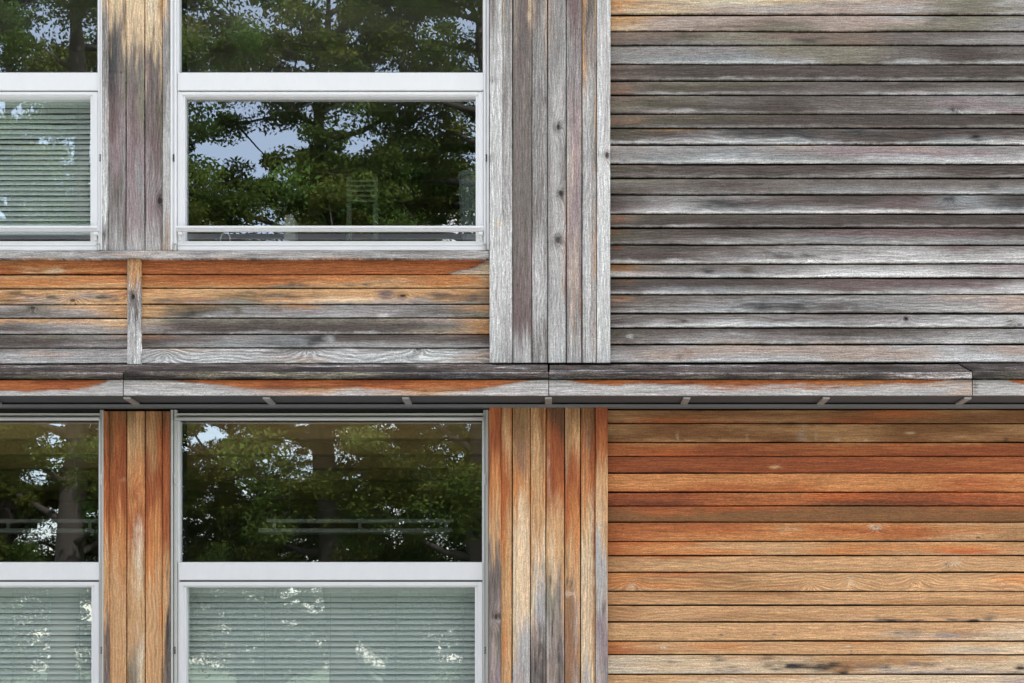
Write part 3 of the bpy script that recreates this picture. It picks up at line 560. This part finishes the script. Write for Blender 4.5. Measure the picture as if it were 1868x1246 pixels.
# ------------------------------------------------------------------ windows
def window(dx, floor, dxr=None):
    """dx shifts the right-hand window's pixel columns; dxr shifts its right edge"""
    X = lambda x: x + (dx if x < 600 or dxr is None else dxr)
    up = floor == 'upper'
    # y rows: top of upper pane, bottom of upper pane, transom bottom, sash top, sash glass top, sash glass bottom, sash bottom, sill bottom
    T = (-118, 132.2, 165, 167.6, 176.2, 439.7, 448.2, 457) if up else (760, 1025.6, 1058.5, 1061.5, 1072.8, 1328, 1337, 1346)
    gl, gr = (326.2, 881) if up else (327.3, 879.8)
    sl_, sr = (337.4, 869.6) if up else (339.2, 868.6)
    so, sro = (324, 881.2) if up else (325.2, 880.3)
    f = MB()
    f.pbox(X(gl - 4.5), X(gl), T[0], T[7], -.004, .07); f.pbox(X(gr), X(gr + 4.5), T[0], T[7], -.004, .07)       # jambs
    if up: f.pbox(X(gl), X(gr), T[0] - 10, T[0], -.002, .07)
    f.pbox(X(gl - 2.3), X(gr + 1.2), T[6] + .8, T[7], -.022, .07)                                                # bottom rail
    fr = f.build('window', M['white'] if up else M['white_shaded'], B)
    t = MB(); t.pbox(X(gl - 2.6), X(gr + 1.4), T[1], T[2] - .3, -.016, .07, .003); t.build('transom', M['white'] if up else M['white_shaded'], fr)
    for q0, q1, Yq in ((T[2] - .3, T[3], .012), (T[6], T[6] + .8, .0)):
        gk = MB(); gk.pbox(X(gl), X(gr), q0, q1, Yq, .06); gk.build('gasket', M['gasket'], fr)
    gk = MB()
    for e0, e1, f0, f1 in ((gl, gl + .9, T[0], T[1]), (gr - .9, gr, T[0], T[1]), (gl + .9, gr - .9, T[1] - .8, T[1])): gk.pbox(X(e0), X(e1), f0, f1, .022, .03, 0)
    gk.build('gasket', M['gasket'], fr)
    s = MB()        # opening sash with a stepped profile
    for q, (ins, Y0) in enumerate(((0, -.012), (1, -.004))):
        m = 0 if q == 0 else 8.2
        w = 8.6 if q == 0 else sl_ - so - 8.2
        L_, R_, U_, D_ = so + m, sro - m, T[3] + m * .62, T[6] - m * .55
        wt = (T[4] - T[3]) * (.62 if q == 0 else .38); wb = (T[6] - T[5]) * (.55 if q == 0 else .45)
        s.pbox(X(L_), X(L_ + w), U_, D_, Y0, .055); s.pbox(X(R_ - w), X(R_), U_, D_, Y0, .055)
        s.pbox(X(L_ + w), X(R_ - w), U_, U_ + wt, Y0, .055); s.pbox(X(L_ + w), X(R_ - w), D_ - wb, D_, Y0, .055)
    s.build('sash', M['white'] if up else M['white_shaded'], fr)
    if up:
        h = MB(); h.pbox(X(sl_), X(sr), T[4], T[4] + 2.2, .02, .05, 0); h.build('head_trim', M['steel'], fr)
    for (e0, e1, f0, f1, Yg) in ((gl, gr, T[0], T[1], .030), (sl_, sr, T[4], T[5], .040)):
        g = MB(); a, c = P(X(e0) - 1.5, f0 - 1.5, Yg), P(X(e1) + 1.5, f1 + 1.5, Yg)
        g.add([(a.x, Yg, c.z), (c.x, Yg, c.z), (c.x, Yg, a.z), (a.x, Yg, a.z)], [(0, 1, 2, 3)])
        g.build('pane', M['glass'], fr)
    # guide rails of the outside screen
    rt = -118 if up else 747.5; rb = 456 if up else 1346
    for sgn in (0, 1):
        r = MB()
        lw = ((310.8, 314.8, -.028), (314.8, 318.0, -.018), (318.0, 321.6, -.030)) if up else ((311.4, 315.6, -.030), (315.6, 317.6, -.012), (317.6, 322.5, -.026))
        rw = ((882.4, 886.0, -.030), (886.0, 888.0, -.018), (888.0, 892.2, -.028)) if up else ((881.6, 884.2, -.026), (884.2, 885.6, -.012), (885.6, 891.3, -.030))
        if dxr is not None and sgn: rw = tuple((x0 if i == 0 else 882.4 + (x0 - 882.4) * .62, 882.4 + (x1 - 882.4) * .62, yy) for i, (x0, x1, yy) in enumerate(rw))
        for x0, x1, yy in (rw if sgn else lw): r.pbox(X(x0), X(x1), rt, rb, yy, .02, .0012)
        ro = r.build('guide_rail', M['white'] if up else M['silver'], fr)
        xc = (886.9 if sgn else 316.6) if up else (884.9 if sgn else 318.5)
        if dxr is not None and sgn: xc = 882.4 + (xc - 882.4) * .62
        l = MB(); yl = 281 if up else 1180
        for k in range(3): l.pbox(X(xc - 1.1), X(xc + 1.1), yl + k * 4.6, yl + k * 4.6 + 3.4, -.034, -.016, .001)
        l.build('latch', M['dark_metal'], fr)
        if not up:
            l = MB(); l.pbox(X(xc - 1.8), X(xc + 1.8), 864, 873, -.036, -.012, .002); l.pbox(X(xc - 1), X(xc + 1), 873, 884, -.040, -.02, .002); l.build('catch', M['silver'], fr)
        else:
            l = MB(); xx = 883.5 if sgn else 318; 
            if dxr is not None and sgn: xx = 881
            l.pbox(X(xx - 3), X(xx + 4 if not sgn else xx + 3), 443, 446, -.045, -.02, .002); l.pbox(X(xx - 2), X(xx + 2.5), 446, 457, -.042, -.02, .003)
            l.build('rail_foot', M['silver'], fr)
    if up:
        w_ = MB()
        a, c = P(X(322.6), 417, -.05), P(X(882), 417, -.05); zt, zb = P(0, 412.6, -.05).z, P(0, 421.6, -.05).z
        h_ = zt - zb
        w_.prism([(-.030, zb), (-.056, zb + .002), (-.058, zb + h_ * .22), (-.050, zb + h_ * .30), (-.050, zb + h_ * .52), (-.062, zb + h_ * .58), (-.062, zt - .002), (-.058, zt), (-.030, zt)], a.x, c.x)
        w_.build('screen_bar', M['white'], fr)
        for x0, x1 in ((324.6, 331.5), (873, 880.5)):
            k_ = MB(); k_.pbox(X(x0), X(x1), 421.6, 428, -.05, -.013, .003); k_.pbox(X(x0 + 1.2), X(x1 - 1.2), 428, 438, -.024, -.013, .002); k_.build('bar_bracket', M['white'], fr)
    else:
        w_ = MB(); a, c = P(X(320), 764, -.03), P(X(881.5), 764, -.03); r0 = .0105
        w_.tube([(a.x, -.03, a.z), (c.x, -.03, c.z)], r0, 16); o_ = w_.build('screen_bar', M['silver'], fr, True)
        w_ = MB(); w_.pbox(X(319), X(881), 753.8, 757.2, -.035, .03, .001); w_.build('head_rail', M['silver'], fr)
        w_ = MB(); w_.pbox(X(323.1), X(881), 744, 767.5, .004, .07, .001); w_.build('head_shade_box', M['head'], fr)  # black box added where the window head lies in deep shade
    return fr
W1 = window(0, 'upper'); W1['label'] = 'white framed upper window beside the middle column'
W2 = window(-703.4, 'upper', -702.9); W2['label'] = 'white framed upper window at the left edge, blind lowered'
W3 = window(0, 'lower'); W3['label'] = 'lower window beside the middle column with blind behind its sash'
W4 = window(-700, 'lower', -699.6); W4['label'] = 'lower window at the left edge, partly outside the view'

# ------------------------------------------------------------------ canopy ledge
CF = -.30
sof = MB(); zs = P(0, 738, 0).z
xl, xr = P(-560, 0).x, P(2300, 0).x
sof.box(xl, xr, CF + .022, -.004, zs, zs + .012)
can = sof.build('canopy', M['soffit'], B)
st = MB(); Yst = -.075; z1, z0 = P(0, 737.2, Yst).z, P(0, 742.6, Yst).z
st.box(xl, xr, Yst, Yst + .006, z0, z1, .001); st.box(xl, xr, Yst + .006, -.004, z0 + .001, z0 + .005)
st.build('metal_strip', M['strip'], can)
joints = [(-560, 224.2), (225.8, 1000.2), (1001.8, 1773), (1774.8, 2300)]
fas = ["ooRRRR|OoOooR|SSsSsS|SSSSSS", "oRRoRoRRoooR|oOoOZOOoTOOO|SPsPPTPPTPsS|SSSsPPsPPsSS", "RRoRRoRoooRR|oOoOOoOotOoP|SSsSPPsPsPPP|SSSSSSSSSSSP", "oooooo|oOoOoo|SSSSSS|SSSSSS"]
arcs = [[(-500,712),(-420,716),(0,716),(60,716),(120,714),(160,708),(190,700),(205,693),(215,688),(224,686)],
 [(226,686),(270,690),(300,692.5),(330,697),(380,704),(450,709),(520,712),(580,713),(640,709),(700,713),(760,715),(820,716),(860,714),(900,708),(940,702),(970,696),(985,691),(1000,686)],
 [(1002,686),(1022,690),(1035,697),(1060,702),(1120,706),(1180,703),(1250,701),(1300,706),(1400,705),(1500,703),(1560,708),(1640,701),(1700,701),(1740,695),(1765,690),(1773,687)],
 [(1775,686),(1815,690),(1840,697),(1868,704),(1950,712),(2300,714)]]
viss = [(0, 224), (226, 1000), (1002, 1773), (1775, 1868)]
caps_t = ["gDgDDg|DKDDDD|KDKDKD", "gDgDgDgDgDgg|DDKDDKDKDDDD|DKDDKKDKKDDD", "DDgDDgDgDDgg|KDDDDDDDDKDD|DDKDDDKDDDDD", "DDDDD|KDDKD|KDKDD"]
caps_f = ["gGgGGg|DKvvDD|KvKvKD|KKvKDK", "DgvGvGVGgGGg|KDvvVvvvkKDD|KKvKvvvKKkKD|KKvKKvKKKkkK", "GgGgGgGgGGss|DDKDDDDDDDgG|kKDKvKDvKDGs|kvKDvKvDKDgD", "Dgvgg|vKvDv|DKKvD|KKDKv"]
for i, ((x0, x1), f_, vi) in enumerate(zip(joints, fas, viss)):
    for old, new in (('O', 'o'), ('Z', 'R'), ('T', 't'), ('S', 's')): f_ = f_.replace(old, new)
    b = Boards(); b.board(x0, x1, 692.8, 721.6, CF + .015, f_, gap=.15, vis=vi, ring=.3, fleck=.1, streak=.7, seed=600 + i, back=.022, warp=.35, arc=arcs[i])
    o = b.build('fascia_board', can)
    b = Boards(); b.board(x0, x1, 679.0 - (0, .6, 0, 2.0)[i], 690.8, CF - .008, caps_f[i], gap=.1, vis=vi, ring=.1, fleck=.5, streak=1.6, seed=620 + i, back=.28, warp=.9, deep=.25, edge=.002)
    o2 = b.build('drip_board', can)
    b = Boards(); b.board(x0 + (0, .3, .9, .6)[i], x1 - (0, 1.3, 0, 0)[i], 664.8 - (0, .8, 0, 2.0)[i], 679.4 - (0, .6, 0, 2.0)[i], 0, caps_t[i], gap=.1, vis=vi, ring=.1, fleck=.4, streak=1.8, seed=640 + i, slope=(-.012, CF - .004), back=.015, warp=.9, deep=.25)
    o3 = b.build('cap_board', can)
for px in (-28, 229, 484, 739, 1000.5, 1254, 1509, 1768, 2024):
    k_ = MB(); x0 = P(px, 0, CF).x
    k_.box(x0 - .019, x0 + .019, CF + .026, Yst - .002, zs - .013, zs - .001, .002); k_.build('bracket', M['steel'], can)

# ------------------------------------------------------------------ venetian blinds (inside, things of their own)
def blind(px0, px1, py0, py1, Y, label, pitch=10.0, tilt=57, jitter=0.0):
    root = empty('venetian_blind', label, 'window blind', 'venetian blinds behind the panes')
    a, c = P(px0, py0, Y), P(px1, py1, Y); k = (DIST + Y) / DIST * S
    mb = MB(); random.seed(int(px0) + 5); z = a.z - .03; i = 0
    w = .034
    while z > c.z:
        t = math.radians(tilt + random.uniform(-2, 2) + (jitter * (1 if i < 9 else .2) * random.uniform(-8, 8)))
        dz = random.uniform(-.0012, .0012)
        pts = []
        for q in range(5):
            u = (q / 4 - .5) * w; cr_ = .0032 * (1 - (2 * q / 4 - 1) ** 2)
            pts.append((Y - u * math.cos(t) - cr_ * math.sin(t) * -1, z + dz - u * math.sin(t) * -1 * -1 + cr_ * math.cos(t)))
        n = 9; vv, ff = [], []
        for s_ in range(n):
            x = a.x + (c.x - a.x) * s_ / (n - 1); sag = random.uniform(-.0006, .0006) + jitter * random.uniform(-.002, .002) * (1 if i < 9 else 0)
            for (yy, zz) in pts: vv.append((x, yy, zz + sag))
        for s_ in range(n - 1):
            for q in range(4): ff.append((s_ * 5 + q, (s_ + 1) * 5 + q, (s_ + 1) * 5 + q + 1, s_ * 5 + q + 1))
        mb.add(vv, ff); z -= pitch * k; i += 1
    mb.build('slats', M['slat'], root, True)
    h = MB(); h.box(a.x, c.x, Y - .02, Y + .02, a.z - .025, a.z + .03, .002); h.build('head_rail', M['slat'], root)
    bt = MB(); bt.box(a.x, c.x, Y - .012, Y + .012, c.z - .018, c.z - .004, .002); bt.build('bottom_rail', M['slat'], root)
    for fx in (.02, .28, .5, .72, .945):
        x = a.x + (c.x - a.x) * fx; cd = MB()
        for oy in (-.02, .02): cd.box(x - .0012, x + .0012, Y + oy - .001, Y + oy + .001, c.z - .01, a.z - .02)
        cd.build('ladder_cord', M['cord'], root)
    setloc(root, ((a.x + c.x) / 2, Y, c.z - .02)); return root
blind(332, 875, 1074, 1336, .10, 'pale green venetian blind behind the lower window beside the middle column', 10.1)
blind(-360, 176, 1074, 1336, .10, 'pale green venetian blind behind the lower window at the left edge', 10.1)
blind(-364, 174, 184, 423, .10, 'pale venetian blind with crooked top slats behind the upper left window', 9.35, jitter=1.0)

# ------------------------------------------------------------------ things in the rooms
def lamp(px0, px1, Y, label):
    root = empty('ceiling_lamp', label, 'lamp', 'long lamps hanging in the lower room')
    a, c = P(px0, 946.5, Y), P(px1, 953.5, Y); a2, c2 = P(px0 - 12, 965, Y), P(px1, 973, Y)
    h = MB(); h.box(a.x, c.x, Y, Y + .05, c.z, a.z, .004); h.build('reflector', M['lamp_white'], root)
    h = MB(); h.box(a2.x, c2.x, Y - .06, Y + .1, c2.z, a2.z, .006)
    for f in (.04, .5, .96):
        x = a.x + (c.x - a.x) * f; h.box(x - .01, x + .01, Y + .01, Y + .03, a2.z, c.z)
    h.build('housing', M['lamp_white'], root)
    for f in (.12, .88):
        x = a.x + (c.x - a.x) * f; w = MB(); w.tube([(x, Y + .02, a.z), (x, Y + .02, zc_low - .05)], .003, 6); w.build('cord', M['steel'], root)
    setloc(root, (a.x, Y, c2.z))
lamp(486, 826, 1.6, 'long white hanging lamp seen through the lower window beside the middle column')
lamp(-150, 176, 1.6, 'long white hanging lamp seen through the lower window at the left edge')

def upper_room_things():
    zt = P(0, 452, .3).z
    t = empty('desk', 'plain desk standing inside behind the upper window', 'desk')
    m = MB(); m.box(-2.1, -.35, .30, 1.1, zt - .03, zt, .003); m.build('desk_top', M['plaster'], t)
    for x in (-2.05, -.42):
        for yy in (.34, 1.02): l = MB(); l.box(x - .02, x + .02, yy, yy + .04, zc_low + .22, zt - .03); l.build('leg', M['steel'], t)
    setloc(t, (-1.2, .7, zc_low + .22))
    # bent white handle
    h = MB(); pts = []
    for q in range(17):
        u = q / 16; ang = math.pi * u
        pts.append(P(411 - 9.0 * math.cos(ang), 441 - 16 * math.sin(ang) ** .75, .34))
    h.tube(pts, .0045, 8)
    tag(h.build('curved_tap', M['lamp_white'], None, True), 'thin white bent tube arching just above the sill of the upper window', 'tap')
    # slatted rack
    Y = .75; r = empty('rack', 'slatted green-grey rack behind the glass of the upper window', 'rack')
    for xx in (632, 680): m = MB(); a = P(xx, 322, Y); m.box(a.x, a.x + .03, Y, Y + .03, zt, a.z, .003); m.build('post', M['green_wood'], r)
    for k in range(5):
        m = MB(); a, c = P(632, 328 + k * 9, Y - .01), P(686, 332 + k * 9, Y - .01); m.box(a.x, c.x, Y - .012, Y - .002, c.z, a.z, .002); m.build('slat', M['green_wood'], r)
    setloc(r, (P(655, 0, Y).x, Y, zt))
    # ribbed basket
    Y = .45; a = P(861, 318, Y); zb_ = zt; n = 40; m = MB(); vv = []
    for (z, rr) in ((zb_ , .075), (zb_ + .10, .078), (zb_ + .102, .084), (zb_ + .22, .086), (zb_ + .222, .092), (a.z - .03, .094), (a.z - .028, .10), (a.z, .10), (a.z, .092), (zb_ + .02, .068)):
        for q in range(n): an = 2 * math.pi * q / n; r_ = rr * (1 - .03 * (q % 2)); vv.append((a.x + .02 + r_ * math.cos(an), Y + r_ * math.sin(an), z))
    R = len(vv) // n
    m.add(vv, [(i * n + q, i * n + (q + 1) % n, (i + 1) * n + (q + 1) % n, (i + 1) * n + q) for i in range(R - 1) for q in range(n)] + [tuple((R - 1) * n + q for q in range(n))])
    tag(m.build('basket', M['green_plastic'], None), 'tall ribbed green-grey basket at the right edge of the upper window', 'basket')
    # open box with papers
    Y = .6; bx = MB(); a, c = P(518, 398, Y), P(538, 440, Y); bx.box(a.x, c.x, Y, Y + .12, zt, a.z, .002); a2 = P(520, 392, Y + .03); bx.box(a2.x, P(534, 0, Y).x, Y + .03, Y + .036, a.z, a2.z)
    tag(bx.build('file_box', M['paper'], None), 'small pale box of papers behind the lower edge of the upper window', 'box')
upper_room_things()

# ------------------------------------------------------------------ trees across the way (seen in the panes)
def tree_mesh(seed, H, rad, leaves, droop, green):
    rs = np.random.RandomState(seed); random.seed(seed)
    wood = MB(); tips = []
    lean = rs.uniform(-.4, .4, 2)
    def trunk_at(t): return Vector((lean[0] * t * t + .25 * math.sin(t * 5 + seed), lean[1] * t * t, H * t * .93))
    ts = [i / 10 for i in range(11)]
    wood.tube([trunk_at(t) for t in ts], [.21 * (1 - t) ** .8 + .02 for t in ts], 8)
    nl = 46
    for i in range(nl):
        t = .16 + .80 * (i + rs.uniform(0, 1)) / nl; p0 = trunk_at(t); an = i * 2.4 + rs.uniform(-.5, .5)
        prof = math.sin(math.pi * min(1, (t - .05) / 1.0) ** .8) ** .6
        ln = rad * prof * rs.uniform(.65, 1.1); up_ = rs.uniform(.05, .55) - droop * (1 - t)
        pts = [p0]; dv = Vector((math.cos(an), math.sin(an), up_)).normalized()
        for q in range(5):
            dv = (dv + Vector(rs.uniform(-.18, .18, 3)) + Vector((0, 0, .05))).normalized(); pts.append(pts[-1] + dv * ln / 5)
            if q >= 1:
                tips.append((pts[-1], q))
                for _ in range(2):
                    sd = (dv + Vector(rs.uniform(-.9, .9, 3))).normalized(); e = pts[-1] + sd * ln * rs.uniform(.14, .32)
                    wood.tube([pts[-1], (pts[-1] + e) / 2 + Vector(rs.uniform(-.08, .08, 3)), e], [.02, .013, .006], 4); tips.append((e, q))
        wood.tube(pts, [.075 * (1 - t) + .03, .05, .04, .03, .02, .01], 5)
    nT = len(tips); ctr = np.array([tuple(a[0]) for a in tips]); 
    tone = rs.uniform(.6, 1.6, nT)
    csz = rs.uniform(.16, .42, nT)
    pick = rs.randint(0, nT, leaves)
    off = rs.normal(0, 1, (leaves, 3)); off /= np.linalg.norm(off, axis=1)[:, None] + 1e-6; off *= (rs.uniform(0, 1, leaves) ** .45)[:, None]
    pos = ctr[pick] + off * csz[pick][:, None] * np.array([1.25, 1.25, .62])
    sz = rs.uniform(.018, .038, leaves)
    n1 = rs.normal(0, 1, (leaves, 3)); n1 /= np.linalg.norm(n1, axis=1)[:, None]
    n2 = np.cross(n1, rs.normal(0, 1, (leaves, 3))); n2 /= np.linalg.norm(n2, axis=1)[:, None] + 1e-6
    a_, b_ = n1 * sz[:, None] * 1.5, n2 * sz[:, None] * .62
    V = np.stack([pos - a_, pos + b_, pos + a_, pos - b_], 1).reshape(-1, 3)
    F = np.arange(leaves * 4).reshape(-1, 4)
    me = bpy.data.meshes.new('crown')
    me.vertices.add(len(V)); me.vertices.foreach_set('co', V.ravel().astype(np.float32))
    me.loops.add(F.size); me.loops.foreach_set('vertex_index', F.ravel().astype(np.int32))
    me.polygons.add(len(F)); me.polygons.foreach_set('loop_start', np.arange(0, F.size, 4, dtype=np.int32)); me.update(calc_edges=True)
    g = np.array(green)[None, :] * (tone[pick] * rs.uniform(.7, 1.3, leaves))[:, None]
    g[:, 0] *= rs.uniform(.8, 1.3, nT)[pick]
    C = np.repeat(np.concatenate([g, np.ones((leaves, 1))], 1), 4, 0)
    at = me.attributes.new('lc', 'FLOAT_COLOR', 'POINT'); at.data.foreach_set('color', C.ravel().astype(np.float32)); me.materials.append(M['leaf'])
    return wood, me
KIND = []
for sd, H, rad, lv, dr, gr_ in ((3, 15, 3.3, 150000, .25, (.085, .122, .030)), (8, 17, 3.0, 160000, .1, (.075, .115, .026)), (21, 13, 3.6, 145000, .3, (.092, .128, .032)), (30, 5.2, 2.6, 42000, .1, (.078, .118, .030))):
    wmb, cme = tree_mesh(sd, H, rad, lv, dr, gr_)
    root = empty('deciduous_tree'); tk = wmb.build('trunk', M['bark'], root, True); cr_ = bpy.data.objects.new('crown', cme); col.objects.link(cr_); cr_.parent = root
    KIND.append(root)
TREES = [(-14.2,-22,0,1.1),(-8.9,-22,1,1.2),(-1.3,-21.5,0,1.15),(-4.3,-24,2,1.3),(-11.8,-26,2,1.25),(2.8,-24,2,1.1),(6.6,-20,1,1.1),(10.5,-23,2,1.0),(14.5,-21,0,1.0),(-19.5,-21,2,1.1),
         (-14.5,-32,1,1.0),(-3.4,-32,2,1.15),(-7.3,-30,2,.74),(-9.8,-31,0,.7),(3.6,-31,1,1.0),
         (-12.5,-27,3,1.0),(-9.3,-28,3,.85),(-6.0,-27,3,1.05),(-3.6,-28.5,3,.8),(-1.0,-27,3,1.0),(2.6,-28,3,1.1),(-16,-27,3,1.1)]
used = set()
for i, (x, y_, k, sc) in enumerate(TREES):      # k picks one of three tree kinds or the shrub
    src = KIND[k]
    if k in used:
        r = src.copy(); col.objects.link(r)
        for ch in src.children: c_ = ch.copy(); col.objects.link(c_); c_.parent = r
    else: r = src; used.add(k)
    r.location = (x, y_, 0); r.rotation_euler = (0, 0, i * 2.1 + .4); r.scale = (sc, sc, sc)
    if k == 3: tag(r, 'low bushy green shrub between the trees, reflected in the window panes', 'shrub', 'shrubs reflected in the windows'); r.name = 'shrub'
    else: tag(r, 'tall leafy green tree across the lawn, reflected in the window panes', 'tree', 'trees reflected in the windows')
